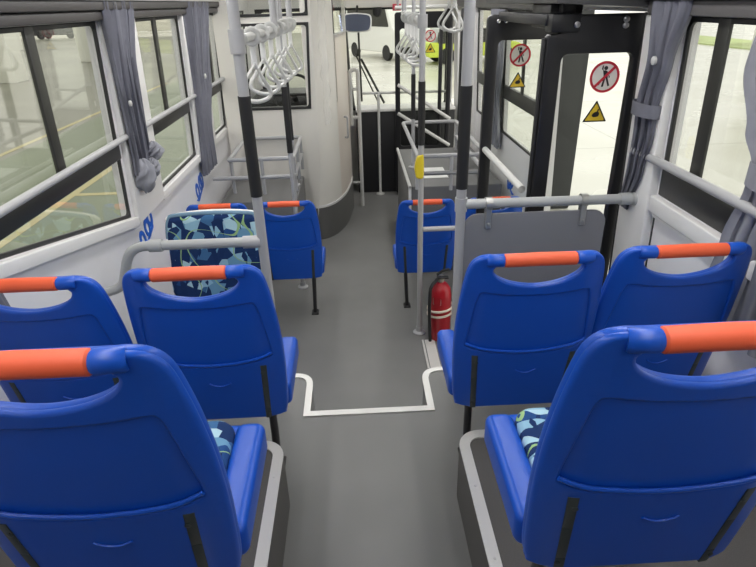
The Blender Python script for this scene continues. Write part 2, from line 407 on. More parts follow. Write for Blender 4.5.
# pillars on the left and right wall
struct('trim_16', wall_piece(WL, [(2.84, .60), (3.275, .60), (3.275, HD), (2.84, HD)], (), .03, .012, .008), PANELW)
struct('trim_17', wall_piece(WL, [(4.18, .60), (4.73, .60), (4.73, HD), (4.18, HD)], (), .03, .012, .008), PANELW)
struct('trim_18', wall_piece(WR, [(2.145, .0), (2.385, .0), (2.385, 1.55), (2.145, 1.55)], (), .04, .016, .01), PANELW)
struct('trim_19', wall_piece(WR, [(2.385, LOW+.02), (2.40, LOW+.02), (2.40, 1.56), (2.385, 1.56)], (), .07, .0, .004), GASKET)
struct('trim_20', wall_piece(WR, [(5.78, LOW), (5.97, LOW), (5.97, 1.55), (5.78, 1.55)], (), .04, .016, .01), PANELW)

# front wall, windscreen
b = bmesh.new(); P = plate([(-1.17, LOW), (1.2, LOW), (1.2, TOP), (-1.17, TOP)], [[(-1.05, .47), (1.12, .47), (1.12, 1.555), (-1.05, 1.555)]], .05)
bm_map(P, lambda x, z, t: (x, 7.12+t, z)); struct('wall_front', P, PANELW)
wr = sroot('window_8')
struct('pane', box(-1.06, 1.13, 7.15, 7.156, .46, 1.57), GLASS, wr)
struct('frame', bm_map(plate([(-1.08, .44), (1.15, .44), (1.15, 1.58), (-1.08, 1.58)], [round_rect(-1.04, 1.11, .475, 1.545, .06)], .03, .004), lambda x, z, t: (x, 7.10+t, z)), GASKET, wr)
struct('mullion', tube([(-.02, 7.06, .47), (-.06, 7.06, .9), (-.085, 7.06, 1.55)], .045, 10, ry=.03), MULL, wr)
struct('trim_21', box(-.05, 1.18, 6.62, 7.08, 1.57, 1.98, .02), CREAM)
b = box(.02, 1.19, 6.74, 6.80, LOW, .475, .01); struct('trim_22', b, DASH)
b = box(.02, 1.19, 6.72, 7.08, .475, .505, .008); struct('trim_23', b, PANELW)

# driver's cab: partition with windows, curved side, skirt
cabpath = [(-1.16, 5.27), (-.50, 5.27), (-.40, 5.30), (-.30, 5.38), (-.20, 5.50), (-.13, 5.65), (-.085, 5.87), (-.045, 6.2)]
PW = [[(-1.01, .775), (-.385, .775), (-.355, 1.485), (-1.01, 1.485)], [(-1.01, 1.535), (-.355, 1.535), (-.35, 1.80), (-1.01, 1.80)]]
b = plate([(-1.16, LOW), (-.42, LOW), (-.34, .2), (-.33, TOP), (-1.16, TOP)], PW, .05); bm_map(b, lambda x, z, t: (x, 5.27+t, z)); struct('wall_partition', b, CREAM)
for i, h in enumerate(PW):
    r = sroot('window_%d' % (9+i))
    fr = plate(h, [round_poly(inset_poly(h, .022), .03)], .07, .004); bm_map(fr, lambda x, z, t: (x, 5.27+t, z)); struct('frame', fr, GASKET, r)
    g = plate(inset_poly(h, .01), (), .006); bm_map(g, lambda x, z, t: (x, 5.27+t, z)); struct('pane', g, GLASS, r)
side = [Vector((x, y)) for x, y in [(-.42, 5.245), (-.36, 5.255), (-.29, 5.30), (-.22, 5.40), (-.16, 5.55), (-.115, 5.72), (-.08, 5.95), (-.05, 6.25)]]
def vwall(path, z0s, z1s, th):
    b = bmesh.new(); n = len(path); V = []
    for i, p in enumerate(path):
        t = (path[min(i+1, n-1)]-path[max(i-1, 0)]).normalized(); nr = Vector((-t.y, t.x))
        z0 = z0s[i] if isinstance(z0s, list) else z0s; z1 = z1s[i] if isinstance(z1s, list) else z1s
        V.append([b.verts.new((p.x, p.y, z0)), b.verts.new((p.x, p.y, z1)), b.verts.new((p.x+nr.x*th, p.y+nr.y*th, z1)), b.verts.new((p.x+nr.x*th, p.y+nr.y*th, z0))])
    for a, c in zip(V, V[1:]):
        for k in range(4): b.faces.new((a[k], a[(k+1) % 4], c[(k+1) % 4], c[k]))
    b.faces.new(V[0]); b.faces.new(V[-1][::-1]); return b
def sub(path, n=4):
    out = []
    for i in range(len(path)-1):
        p0, p1, p2, p3 = path[max(i-1, 0)], path[i], path[i+1], path[min(i+2, len(path)-1)]
        for k in range(n):
            t = k/n; out.append(.5*((2*p1)+(-p0+p2)*t+(2*p0-5*p1+4*p2-p3)*t*t+(-p0+3*p1-3*p2+p3)*t**3))
    out.append(path[-1]); return out
sp = sub(side)
SKT = -.16
struct('wall_cab', vwall(sp[:17], SKT, TOP, .03), CREAM)
dp = sp[16:]
struct('trim_24', vwall([p for p in dp], SKT, 1.36, .028), CREAM2)
struct('trim_25', vwall([p+Vector((.004, -.002)) for p in sp], LOW, SKT-.004, .04), mat('cab_skirt', (.13, .13, .125), .45))
struct('trim_26', vwall([p+Vector((.008, -.004)) for p in sp], SKT-.012, SKT+.012, .02), PANELW)
# cab door upper frame: glass with slim dark frame
cd = sroot('door_1')
struct('frame', vwall([dp[0], dp[0]+(dp[1]-dp[0])*.7], .78, TOP, .036), GASKET, cd)
struct('post', vwall([dp[-2], dp[-1]], 1.36, TOP, .03), CREAM, cd)
struct('pane', vwall(dp[1:-1], 1.36, TOP, .006), GLASS, cd)
struct('rail', vwall(dp, 1.34, 1.375, .034), PANELW, cd)
struct('handle', tube(fillet([(-.10, 5.66, .62), (-.07, 5.64, .62), (-.07, 5.64, .42), (-.10, 5.66, .42)], .02), .01, 8), STEEL, cd)

# ------------------------------------------------------------------ seats
TK = .155
def sy(zrel):   # rear surface y for a height relative to the handle centre
    return -zrel*TK
def sdef(bm, back=0.0, hz=.964):
    """bm in plate coords: x, z-rel, thickness(+ = rearwards)."""
    def f(x, z, t):
        w = max(0, abs(x)-.13)/.09
        return (x, sy(z)+.016+.030*w*w-t-back, hz+z)
    return bm_map(bm, f)
CX = [i*.02 for i in range(-11, 12)]; CZ = [-i*.03 for i in range(0, 20)]
half = [(.105, .011), (.150, .011), (.178, -.001), (.196, -.03), (.206, -.085), (.214, -.16), (.2195, -.25), (.2205, -.36), (.217, -.46), (.212, -.54), (.204, -.578), (.185, -.59)]
full = half+[(0, -.592)]+[(-x, z) for x, z in half[::-1]]
OUT = smooth_poly(full, 3)
hh = [(.105, -.021), (.124, -.025), (.131, -.036), (.119, -.056), (.09, -.075), (.05, -.088)]
HOLE = smooth_poly(hh+[(0, -.094)]+[(-x, z) for x, z in hh[::-1]], 3)
pi_ = [(.148, -.113), (.163, -.122), (.171, -.16), (.181, -.24), (.188, -.305), (.178, -.326), (.10, -.343)]
PANEL = smooth_poly([(0, -.128), (.09, -.123)]+pi_+[(0, -.353)]+[(-x, z) for x, z in pi_[::-1]]+[(-.09, -.123)], 3)
def make_seat(name, label, group):
    r = thing(name, label, 'seat', (0, 0, 0), group); core_block = bmesh.new()
    core = plate(OUT, [HOLE], .026, .010, 3, CX, CZ); sdef(core)
    rim = plate(OUT, [HOLE, PANEL], .016, .007, 3, CX, CZ); sdef(rim, .012); merge(core, rim)
    for s in (-1, 1):       # grip block beside the orange grip, with a seam to the frame
        tb = tube([(s*.104, .004, .9605), (s*.108, .004, .9605), (s*.146, .007, .9605), (s*.150, .008, .9605)], [.0165, .0185, .0185, .016], 18); merge(core_block, tb)
    arc = [(x, -.43-.012*(1-(x-.012)**2/.0012), .0225) for x in [(-.022+.0068*i) for i in range(11)]]
    t1 = tube([(x, -.436+((x-.012)/.032)**2*.012, .0215) for x, _, _ in arc], .003, 6); sdef(t1); merge(core, t1)
    ridge = tube([(x, -.346+abs(x/.19)**2*.034, .019) for x in [-.19+.019*i for i in range(21)]], .0055, 8); sdef(ridge); merge(core, ridge)
    merge(core, core_block); obj('backrest', core, BLUE, r, 40)
    g = tube([(-.106, .004, .960), (-.1, .004, .960), (0, .004, .961), (.1, .004, .960), (.106, .004, .960)], [.014, .0195, .02, .0195, .014], 18); obj('grip', g, ORANGE, r)
    pad = plate(smooth_poly([(.15, -.14), (.165, -.25), (.165, -.40), (.15, -.50), (0, -.51), (-.15, -.50), (-.165, -.40), (-.165, -.25), (-.15, -.14), (0, -.13)], 3), (), .03, .012, 3, CX, CZ); sdef(pad, -.022); obj('back_cushion', pad, FABRIC, r)
    pan = plate(round_rect(-.2185, .2185, .125, .475, .07), (), .05, .022, 3); bm_map(pan, lambda x, y, t: (x, y, .418+t+.02*(y-.1)))
    for s in (-1, 1):
        wg = plate(round_rect(.152, .2215, .135, .448, .022), (), .085, .018, 4, (), [.1, .16, .22, .28, .34, .4])
        bm_map(wg, lambda x, y, t: (s*x, y, .424+t-.10*max(0, .17-y)+.022*(y-.1))); merge(pan, wg)
    obj('seat', pan, BLUE, r, 50)
    cu = plate(round_rect(-.153, .153, .11, .455, .05), (), .05, .02, 3); bm_map(cu, lambda x, y, t: (x, y, .452+t+.02*(y-.1))); obj('seat_cushion', cu, FABRIC, r)
    for s in (-1, 1):
        st = bmesh.new()
        P_ = [(s*.158, -.356), (s*.153, -.45), (s*.148, -.55), (s*.146, -.592)]
        for (xa, za), (xb, zb) in zip(P_, P_[1:]):
            c = [(xa-.0095, za), (xa+.0095, za), (xb+.0095, zb), (xb-.0095, zb)]
            q = plate(c, (), .010, .002, 1); sdef(q, .0168); merge(st, q)
        for zz in (-.385, -.565):
            o_ = lathe([(.006, 0), (.006, .002), (.003, .003)], (0, 0, 0), 8); bm_map(o_, lambda p, d, e: (s*.152+p, zz+d, .005+e)); sdef(o_, .0168); merge(st, o_)
        obj('bracket', st, BRACKG, r)
    fr = bmesh.new(); box(-.19, .19, .17, .20, .365, .393, .004, 1, fr); box(-.19, .19, .36, .40, .365, .395, .004, 1, fr)
    for s in (-1, 1): box(s*.13-.015, s*.13+.015, .16, .41, .365, .393, .004, 1, fr)
    obj('seat_frame', fr, BRACK, r)
    lg = bmesh.new(); tube([(.142, .17, .38), (.132, .215, .20), (.122, .25, .012)], .0145, 12, bm=lg); box(.095, .149, .215, .285, 0, .012, .003, 1, lg)
    for dx in (-.015, .015): lathe([(.006, 0), (.006, .006), (.003, .009)], (.122+dx, .27, .012), 8, lg)
    obj('leg', lg, BRACK, r)
    return r
SEATS = [  # x, y, z, aisle side, label
    (-.471, .638, POD, 1, 'blue plastic seat with orange grip on left raised platform nearest the camera'),
    (.511, .628, POD, -1, 'blue plastic seat with orange grip on right raised platform nearest the camera'),
    (-.477, 1.414, 0, 1, 'blue aisle seat with orange grip directly behind the patterned rear-facing seat'),
    (-.925, 1.385, 0, 1, 'blue window seat below the dark slanted left window, beside another blue seat'),
    (.509, 1.414, 0, -1, 'blue aisle seat with orange grip in front of the grey partition board'),
    (.953, 1.43, 0, -1, 'blue window seat below the right window, beside the grey partition board'),
    (-.483, 3.5, LOW, 1, 'far blue aisle seat with orange grip beside the cream driver cab'),
    (-.928, 3.5, LOW, 1, 'far blue window seat mostly hidden by the patterned rear-facing seat'),
    (.465, 3.56, LOW, -1, 'far blue aisle seat behind the thin stanchion and red fire extinguisher'),
    (.925, 3.56, LOW, -1, 'far blue seat seen through the folded door glass behind grey partition board'),
]
proto = None
for x, y, z, a, lab in SEATS:
    if proto is None:
        proto = make_seat('bus_seat', lab, 'blue bus seats'); proto.location = (x, y, z); s = proto
    else: s = dup(proto, (x, y, z), lab, 'blue bus seats')
    if y > 3.55: s.scale = (.955, .955, .955)
    if a < 0:
        for c in s.children:
            if c.name.split('.')[0] == 'leg': c.scale.x = -1

# rear facing patterned seat
ps = thing('rear_facing_seat', 'rear-facing seat upholstered in blue shard patterned fabric behind the grey handrail', 'seat', (-.76, 2.6, LOW))
def psd(bm, back=0):
    return bm_map(bm, lambda x, z, t: (-.76+x, 2.72+(z+.0)*.16-t-back, .215+z))
OUTP = smooth_poly([(-.235, 0), (-.243, .2), (-.24, .36), (-.225, .425), (-.19, .445), (0, .452), (.19, .445), (.225, .425), (.24, .36), (.243, .2), (.235, 0), (0, -.01)], 4)
bb = plate(OUTP, (), .07, .03, 4, [i*.05 for i in range(-5, 6)], [i*.05 for i in range(0, 10)]); psd(bb)
obj('backrest', bb, FABRIC, ps, 60)
sh = plate(smooth_poly([(-.25, -.05), (-.256, .2), (-.252, .36), (-.235, .43), (0, .452), (.235, .43), (.252, .36), (.256, .2), (.25, -.05), (0, -.06)], 4), (), .035, .012, 3); psd(sh, -.045); obj('shell', sh, WHITE, ps)
pp_ = [(x*1.005, z) for x, z in OUTP[:]]
pn = tube([(-.76+x*.985, 2.72+z*.16-.012, .215+z) for x, z in OUTP if z > .3], .012, 8); obj('piping', pn, mat('piping_blue', (.16, .27, .38), .8), ps)
cu = plate(round_rect(-1.0, -.52, 2.38, 2.72, .05), (), .09, .035, 3); bm_map(cu, lambda x, y, t: (x, y, .10+t)); obj('seat_cushion', cu, FABRIC, ps)
bs = box(-.98, -.54, 2.42, 2.72, -.24, .055, .01); obj('base', bs, BRACK, ps)
single('seat_plinth', box(-1.14, -.53, 2.34, 2.95, LOW, -.245, .01), GREYBOX, 'grey plinth carrying the rear-facing patterned seat', 'plinth')

# ------------------------------------------------------------------ poles and rails
def pole(label, x, y, z0, z1, sleeve=None, r=.021, group='vertical grab poles', m=STEEL, flange=True, name='grab_pole', lean=0):
    t = thing(name, label, 'pole', (x, y, z0), group)
    obj('tube', tube([(x, y, z0), (x+lean, y, z1)], r, 18), m, t)
    if sleeve: obj('sleeve', tube([(x+lean*(sleeve[0]-z0)/(z1-z0), y, sleeve[0]), (x+lean*(sleeve[1]-z0)/(z1-z0), y, sleeve[1])], r+.0035, 18), SLEEVE, t)
    if flange: obj('flange', lathe([(r+.025, 0), (r+.025, .008), (r+.006, .018), (r+.004, .05)], (x, y, z0), 20), m, t)
    return t
lp = pole('grey grab pole with black sleeve beside the left aisle seat and its handrail', -.418, 2.25, 0, TOP, (.915, 1.312))
obj('connector', merge(tube([(-.418, 2.25, 1.462), (-.418, 2.25, 1.545)], .029, 18), tube([(-.418, 2.25, 1.507), (-.418, 2.33, 1.507)], .026, 16)), STEEL, lp)
rp_ = pole('grey grab pole with long black sleeve at the grey partition board corner', .437, 2.25, 0, TOP, (.915, 1.325))
obj('collar', tube([(.437, 2.25, .815), (.437, 2.25, .875)], .026, 18), STEEL, rp_)
st = pole('slim grey stanchion with yellow stop button in front of far right aisle seat', .400, 3.4, LOW, TOP, (.838, 1.205), .018, name='stanchion')
obj('connector', merge(tube([(.400, 3.4, 1.485), (.400, 3.4, 1.555)], .028, 16), tube([(.400, 3.4, 1.52), (.400, 3.5, 1.52)], .024, 16)), STEEL, st)
yb = plate(smooth_poly([(-.02, -.07), (-.03, -.04), (-.034, 0), (-.022, .055), (.0, .075), (.02, .072), (.024, 0), (.02, -.07)], 3), (), .05, .012, 3); bm_map(yb, lambda a, c, t: (.393+a, 3.395-t*.7, .705+c)); obj('stop_button', yb, mat('yellow_plastic', (.72, .56, .03), .45), st)
pole('grey pole with black sleeve rising by the left luggage rail corner', -.49, 4.2, LOW, TOP, (.63, 1.10), .018)
pole('farther grey pole with short black sleeve in front of the cab partition window', -.55, 4.9, .17, TOP, (.575, 1.048), .017)

pole('slim grey pole with short black sleeve standing on the right wheel arch box', .515, 5.0, .27, TOP, (.70, 1.07), .016)
# ceiling hand rail with straps (left)
def strap(label, x, y, z, group, rot=35, src=[None]):
    if src[0] is None:
        t = thing('hanging_strap', label, 'strap handle', (0, 0, 0), group)
        obj('loop', tube([(math.cos(2*PI*k/16)*.027, 0, math.sin(2*PI*k/16)*.027) for k in range(16)], .007, 8, True, ry=.014), WPOLE, t)
        bl = bmesh.new(); box(-.012, .012, -.004, .004, -.125, -.03, .002, 1, bl); obj('strap', bl, WHITE, t)
        tri = fillet([(0, 0, -.105), (-.088, 0, -.225), (-.01, 0, -.262), (.07, 0, -.24), (0, 0, -.105)], .06, 7)
        tri = [p for p in tri[:-1]]
        obj('handle', tube(tri, .009, 8, True), WPOLE, t)
        src[0] = t
    else: t = dup(src[0], (0, 0, 0), label, group)
    t.location = (x, y, z); t.rotation_euler = (0, math.radians(0), math.radians(rot)); return t
rl = thing('strap_rail', 'white overhead strap rail running forward from the left grab pole', 'handrail', (-.385, 2.95, 1.507), 'overhead strap rails')
obj('tube', tube([(-.415, 2.32, 1.507), (-.345, 3.62, 1.522)], .018, 16), WPOLE, rl)
obj('end_cap', tube([(-.346, 3.60, 1.522), (-.344, 3.66, 1.522)], .025, 16), WPOLE, rl)
obj('hanger', tube([(-.375, 3.05, 1.51), (-.375, 3.05, TOP)], .017, 12), STEEL, rl)
obj('hanger', tube([(-.347, 3.56, 1.52), (-.347, 3.56, TOP)], .017, 12), STEEL, rl)
names = ['white strap handle hanging nearest the left pole connector', 'second white strap handle from the left pole connector', 'third white strap handle from the left pole connector', 'fourth white strap handle from the left pole connector', 'fifth white strap handle from the left pole connector', 'last white strap handle at the far end of the left rail']
for i, nm in enumerate(names):
    yy = 2.5+i*.205; strap(nm, -.415+.07*(yy-2.32)/1.3, yy, 1.507+.0115*(yy-2.32), 'strap handles on the left rail', 28+random.uniform(-6, 6))
rr = thing('strap_rail', 'white overhead strap rail running forward from the slim right stanchion', 'handrail', (.400, 4.2, 1.52), 'overhead strap rails')
obj('tube', tube([(.400, 3.49, 1.52), (.40, 4.6, 1.54)], .021, 16), WPOLE, rr)
obj('hanger', tube([(.40, 4.57, 1.54), (.40, 4.57, TOP)], .017, 12), STEEL, rr)
for i, nm in enumerate(['white strap handle just left of the slim stanchion', 'white strap handle second along the right overhead rail', 'white strap handle third along the right overhead rail', 'white strap handle farthest along the right overhead rail']):
    strap(nm, .40, 3.68+i*.24, 1.522, 'strap handles on the right rail', -32+i*4)
r3 = thing('strap_rail', 'short overhead strap rail above the far right seat', 'handrail', (.66, 3.9, 1.70), 'overhead strap rails')
obj('tube', tube([(.645, 3.66, 1.70), (.645, 4.4, 1.70)], .02, 14), WPOLE, r3)
for yy in (3.68, 4.38): obj('hanger', tube([(.645, yy, 1.70), (.645, yy, TOP)], .014, 10), STEEL, r3)
for i, nm in enumerate(['white strap handle hanging between the stanchion and the sleeved right pole', 'white strap handle just behind the one near the sleeved right pole']):
    strap(nm, .645, 3.8+i*.22, 1.70, 'strap handles above the far right seat', -30)
fr_ = thing('strap_rail', 'pale crosswise rail below the front roof beam', 'handrail', (.75, 6.4, 1.565), 'overhead strap rails')
obj('tube', tube([(.47, 6.45, 1.565), (1.12, 6.45, 1.565)], .02, 14), WPOLE, fr_)
obj('hanger', tube([(.5, 6.45, 1.565), (.5, 6.45, TOP)], .014, 10), STEEL, fr_)
obj('hanger', tube([(1.1, 6.45, 1.565), (1.1, 6.45, TOP)], .014, 10), STEEL, fr_)

# guard rails of the raised platform
gl = thing('guard_rail', 'grey bent handrail between the left window wall and the sleeved pole', 'handrail', (-.75, 2.25, .6), 'platform handrails')
obj('tube', tube(fillet([(-.43, 2.25, .712), (-.985, 2.25, .712), (-1.055, 2.25, .52), (-1.14, 2.24, .50), (-1.17, 2.24, .50)], .075, 7), .021, 16), RAILG, gl)
obj('collar', tube([(-.90, 2.25, .712), (-.845, 2.25, .712)], .027, 16), RAILG, gl)
obj('collar', tube([(-.50, 2.25, .712), (-.425, 2.25, .712)], .027, 16), STEEL, gl)
gr = thing('guard_rail', 'straight grey handrail above the grey partition board', 'handrail', (.8, 2.25, .84), 'platform handrails')
obj('tube', tube([(.45, 2.25, .845), (1.207, 2.25, .842)], .021, 16), RAILG, gr)
fl = lathe([(.05, 0), (.05, .008), (.03, .02), (.026, .035)], (0, 0, 0), 18); bm_map(fl, lambda x, y, z: (1.207-z, 2.25+y, .842+x)); obj('flange', fl, RAILG, gr)
obj('collar', tube([(1.12, 2.25, .8425), (1.17, 2.25, .8422)], .026, 16), RAILG, gr)
pt = thing('partition_board', 'grey rounded partition board hung below the right handrail', 'partition', (.75, 2.25, 0), None)
bd = plate(round_rect(.452, 1.072, .06, .80, .06), (), .014, .004); bm_map(bd, lambda x, z, t: (x, 2.25+t, z)); obj('board', bd, GREYP, pt)
for x in (.555, .965):
    c = bmesh.new(); tube([(x-.014, 2.25, .844), (x+.014, 2.25, .844)], .028, 16, bm=c); box(x-.013, x+.013, 2.232, 2.241, .735, .83, .003, 1, c); box(x-.013, x+.013, 2.259, 2.268, .735, .83, .003, 1, c)
    o = lathe([(.007, 0), (.007, .005), (.003, .007)], (0, 0, 0), 10); bm_map(o, lambda a, d, e: (x+a, 2.232-e, .757+d)); merge(c, o)
    obj('clamp', c, mat('clamp_steel', (.42, .42, .40), .3, .6), pt)
obj('foot', box(.50, 1.03, 2.23, 2.258, .0, .062, .003), BRACK, pt)

# wall rails under/over the windows
def wall_rail(label, W, pts, r=.019, m=STEEL):
    t = thing('window_rail', label, 'handrail', W(sum(p[0] for p in pts)/len(pts), pts[0][1], .055), 'window grab rails')
    obj('tube', tube([W(y, z, .032) for y, z in pts], r, 14), m, t)
    for y, z in (pts[0], pts[-1]):
        obj('bracket', tube([W(y, z, .0), W(y, z, .032)], .012, 10), m, t)
        obj('end_cap', tube([W(y-.02, z, .032), W(y+.02, z, .032)], r+.004, 14), m, t)
wall_rail('long grey grab rail across the left window bottoms', WL, [(1.1, 1.055), (5.2, 1.055)], .015)
wall_rail('grey grab rail across the right window above the black band', WR, [(.9, 1.035), (2.30, 1.035)], .017)

# luggage guards over the wheel arches
def guard(label, x0, x1, y0, y1, zt, zl, xw):
    t = thing('luggage_guard', label, 'guard rail', ((x0+x1)/2, (y0+y1)/2, zl), 'wheel arch guards')
    r = .017
    obj('top_ring', tube(fillet([(x0, y0, zt), (x1, y0, zt), (x1, y1, zt), (x0, y1, zt), (x0, y0, zt)], .05)[:-1], r, 12, True), STEEL, t)
    obj('lower_rail', tube(fillet([(xw, y0, zl), (x0, y0, zl), (x1, y0, zl), (x1, y1, zl)], .05) if abs(xw-x0) > .03 else fillet([(x0, y0, zl), (x1, y0, zl), (x1, y1, zl)], .05), r, 12), STEEL, t)
    for px, py in ((x1, y0+.05), (x1, y1-.05), ((x0+x1)/2, y0), (x0, y0+.05), (x1, (y0+y1)/2)):
        obj('post', tube([(px, py, zl-.14), (px, py, zt)], r*.85, 10), STEEL, t)
    return t
guard('grey luggage guard over left wheel arch in front of the cab partition', -1.0, -.50, 4.42, 5.2, .535, .39, -1.15)
single('wheel_arch_box', box(XL+.03, -.50, 4.48, 5.235, LOW, .17, .02), GREYBOX, 'grey wheel arch box under the left luggage guard', 'wheel arch', 'wheel arch boxes')
guard('grey luggage guard over right wheel arch beside the front doorway', .475, 1.0, 4.25, 5.6, .555, .42, 1.0)
rb = thing('wheel_arch_box', 'grey wheel arch box with pale edging under the right luggage guard', 'wheel arch', (.8, 5.0, LOW), 'wheel arch boxes')
obj('body', box(.43, 1.19, 4.40, 5.72, LOW, .27, .015), GREYBOX, rb)
ed = bmesh.new(); box(.418, .44, 4.385, 5.72, .255, .285, .004, 1, ed); box(.418, .44, 4.385, 4.41, LOW, .28, .004, 1, ed); obj('edging', ed, PANELW, rb)
single('paper_sheet', box(.55, .78, 4.62, 4.95, .271, .276, .002, 1), WHITE, 'white sheet lying on the right wheel arch box', 'sheet')
# crossbar from stanchion to the right
cb = thing('cross_bar', 'short grey bar from the slim stanchion behind the right aisle seats', 'handrail', (.56, 3.4, .288))
obj('tube', tube(fillet([(.418, 3.4, .288), (.70, 3.4, .288), (.70, 3.4, LOW)], .06), .0165, 12), STEEL, cb)

# front entry rails near the cab
ef = thing('entry_rail', 'pale looped handrail standing beside the driver cab', 'handrail', (.06, 6.25, LOW), 'front entry rails')
obj('tube', tube(fillet([(-.03, 6.25, .42), (-.03, 6.25, .99), (.055, 6.25, 1.0), (.055, 6.25, LOW)], .05), .021, 12), WPOLE, ef)
obj('crossbar', tube([(-.03, 6.25, .80), (.055, 6.25, .80)], .015, 10), WPOLE, ef)
obj('crossbar', tube([(-.04, 6.25, .505), (.055, 6.25, .505)], .019, 10), WPOLE, ef)
obj('foot', tube([(-.05, 6.25, -.22), (.055, 6.25, -.22)], .013, 10), WPOLE, ef)
ep = thing('entry_rail', 'pale slim post and crossbar in front of the windscreen', 'handrail', (.285, 6.67, LOW), 'front entry rails')
obj('post', tube([(.285, 6.67, LOW), (.285, 6.67, .70)], .016, 12), WPOLE, ep)
obj('crossbar', tube([(.10, 6.67, .695), (1.10, 6.67, .69)], .014, 12), WPOLE, ep)
obj('flange', lathe([(.05, 0), (.05, .01), (.025, .02)], (.285, 6.67, LOW), 16), WPOLE, ep)

# ------------------------------------------------------------------ doors
def sticker_ring(cx, y, cz, r, par, white=True):
    """round prohibition sign facing the camera, built of flat pieces a hair apart"""
    M_R = mat('sign_red', (.55, .02, .04), .5); M_W = mat('sign_white', (.78, .76, .70), .5); M_K = mat('sign_black', (.01, .01, .01), .5); 
    def circ(rr, n=40): return [(rr*math.cos(2*PI*k/n), rr*math.sin(2*PI*k/n)) for k in range(n)]
    F = lambda off: (lambda a, c, t: (cx+a*r, y-off-t*.0, cz+c*r))
    def put(bm, off, th=.0008): return bm_map(bm, lambda a, c, t: (cx+a*r, y-off+t, cz+c*r))
    s = obj('prohibition_sign', put(plate(circ(.97), (), .0008), .0012), M_W, par)
    obj('red_ring', merge(put(plate(circ(1), [circ(.84)], .0012), .003), put(plate([(-.68, -.56), (-.56, -.68), (.68, .56), (.56, .68)], (), .0012), .003)), M_R, s)
    k = bmesh.new()
    for poly in (circ2(.02, .56, .13), [(-.16, .40), (.02, .42), (.22, .30), (.20, -.08), (-.06, -.06), (-.10, .18)], [(-.05, -.04), (.07, -.04), (-.02, -.62), (-.16, -.62)], [(.07, -.04), (.2, -.06), (.40, -.55), (.28, -.60)], [(-.16, .42), (-.10, .30), (-.16, .52), (-.14, .72), (-.22, .72), (-.26, .5)], [(.18, .3), (.22, .2), (.36, -.02), (.30, -.06)], [(-.1, -.05), (.0, -.05), (-.34, -.52), (-.42, -.48)]):
        merge(k, put(plate(poly, (), .0012), .0022))
    obj('figure', k, M_K, s)
def circ2(cx, cy, r, n=14): return [(cx+r*math.cos(2*PI*k/n), cy+r*math.sin(2*PI*k/n)) for k in range(n)]
def sticker_tri(cx, y, cz, r, par):
    M_Y = mat('sign_yellow', (.72, .50, .03), .5); M_K = mat('sign_black', (.01, .01, .01), .5)
    def put(bm, off): return bm_map(bm, lambda a, c, t: (cx+a*r, y-off+t, cz+c*r))
    tri = round_poly([(-1, -.75), (1, -.75), (0, .95)], .12)
    s = obj('warning_sign', put(plate(tri, (), .0008), .0012), M_K, par)
    obj('yellow_field', put(plate(round_poly([(-.80, -.64), (.80, -.64), (0, .72)], .08), (), .0010), .0022), M_Y, s)
    k = put(plate(smooth_poly([(-.28, -.18), (-.1, .0), (.12, .06), (.30, -.05), (.24, -.3), (0, -.36), (-.2, -.34)], 3), (), .001), .0034); merge(k, put(plate([(.08, .05), (.2, .05), (.26, .26), (.16, .28)], (), .001), .0034)); obj('symbol', k, M_K, s)
def leaf(label, x0, x1, y, z0, z1, gl, group='glazed door leaves', outline=None):
    t = thing('door_leaf', label, 'door', ((x0+x1)/2, y, z0), group)
    gx0, gx1, gz0, gz1 = gl
    f = plate(outline or round_rect(x0, x1, z0, z1, .03), [round_rect(gx0, gx1, gz0, gz1, .03)], .045, .006); bm_map(f, lambda a, c, d: (a, y+d, c)); obj('frame', f, DOORB, t)
    p = plate(round_rect(gx0-.01, gx1+.01, gz0-.01, gz1+.01, .03), (), .006); bm_map(p, lambda a, c, d: (a, y+d, c)); obj('pane', p, GLASS, t)
    return t
l2 = leaf('nearest black framed door leaf with a large warning sign pair, folded open', .803, 1.232, 2.48, LOW+.03, 1.487, (.872, 1.178, -.35, 1.408), outline=round_poly([(.803, LOW+.03), (1.232, LOW+.03), (1.232, 1.556), (.862, 1.556), (.862, 1.487), (.803, 1.487)], .02))
sticker_ring(1.073, 2.477, 1.312, .064, l2); sticker_tri(1.056, 2.477, 1.166, .054, l2)
obj('seal', box(.788, .803, 2.47, 2.49, LOW+.03, 1.47, .004), SLEEVE, l2)
l1 = leaf('farther black framed door leaf with small sign pair, folded open', .748, 1.16, 3.34, LOW+.03, 1.545, (.812, 1.09, -.35, 1.415))
sticker_ring(.945, 3.337, 1.335, .060, l1); sticker_tri(.942, 3.337, 1.20, .05, l1)
for x in (.805, .845):
    o = lathe([(.010, 0), (.010, .006), (.005, .008)], (0, 0, 0), 12); bm_map(o, lambda a, d, e: (x+a, 3.317-e, 1.512+d)); obj('bolt', o, mat('bolt_steel', (.7, .7, .7), .25, .8), l1)
obj('grab_bar', tube(fillet([(.775, 3.32, .815), (.775, 3.27, .815), (.80, 2.60, .79)], .03), .019, 12), WPOLE, l1)
l3 = leaf('farthest door leaf with red and yellow signs beside the windscreen', .475, 1.10, 6.6, LOW+.03, 1.52, (.53, 1.05, .1, 1.36))
sticker_ring(.862, 6.595, 1.28, .060, l3); sticker_tri(.864, 6.595, 1.155, .058, l3)
obj('grab_bar', tube([(.5, 6.55, .79), (1.10, 6.55, .40)], .02, 10), WPOLE, l3)
obj('grab_bar', tube([(.5, 6.55, .48), (1.10, 6.55, .10)], .02, 10), WPOLE, l3)
obj('midrail', box(.96, 1.0, 6.58, 6.62, -.1, 1.37, .006), DOORB, l3)
da = thing('door_mechanism', 'black door drive bar with bolts above the folded door leaves', 'door mechanism', (1.0, 2.9, 1.53))
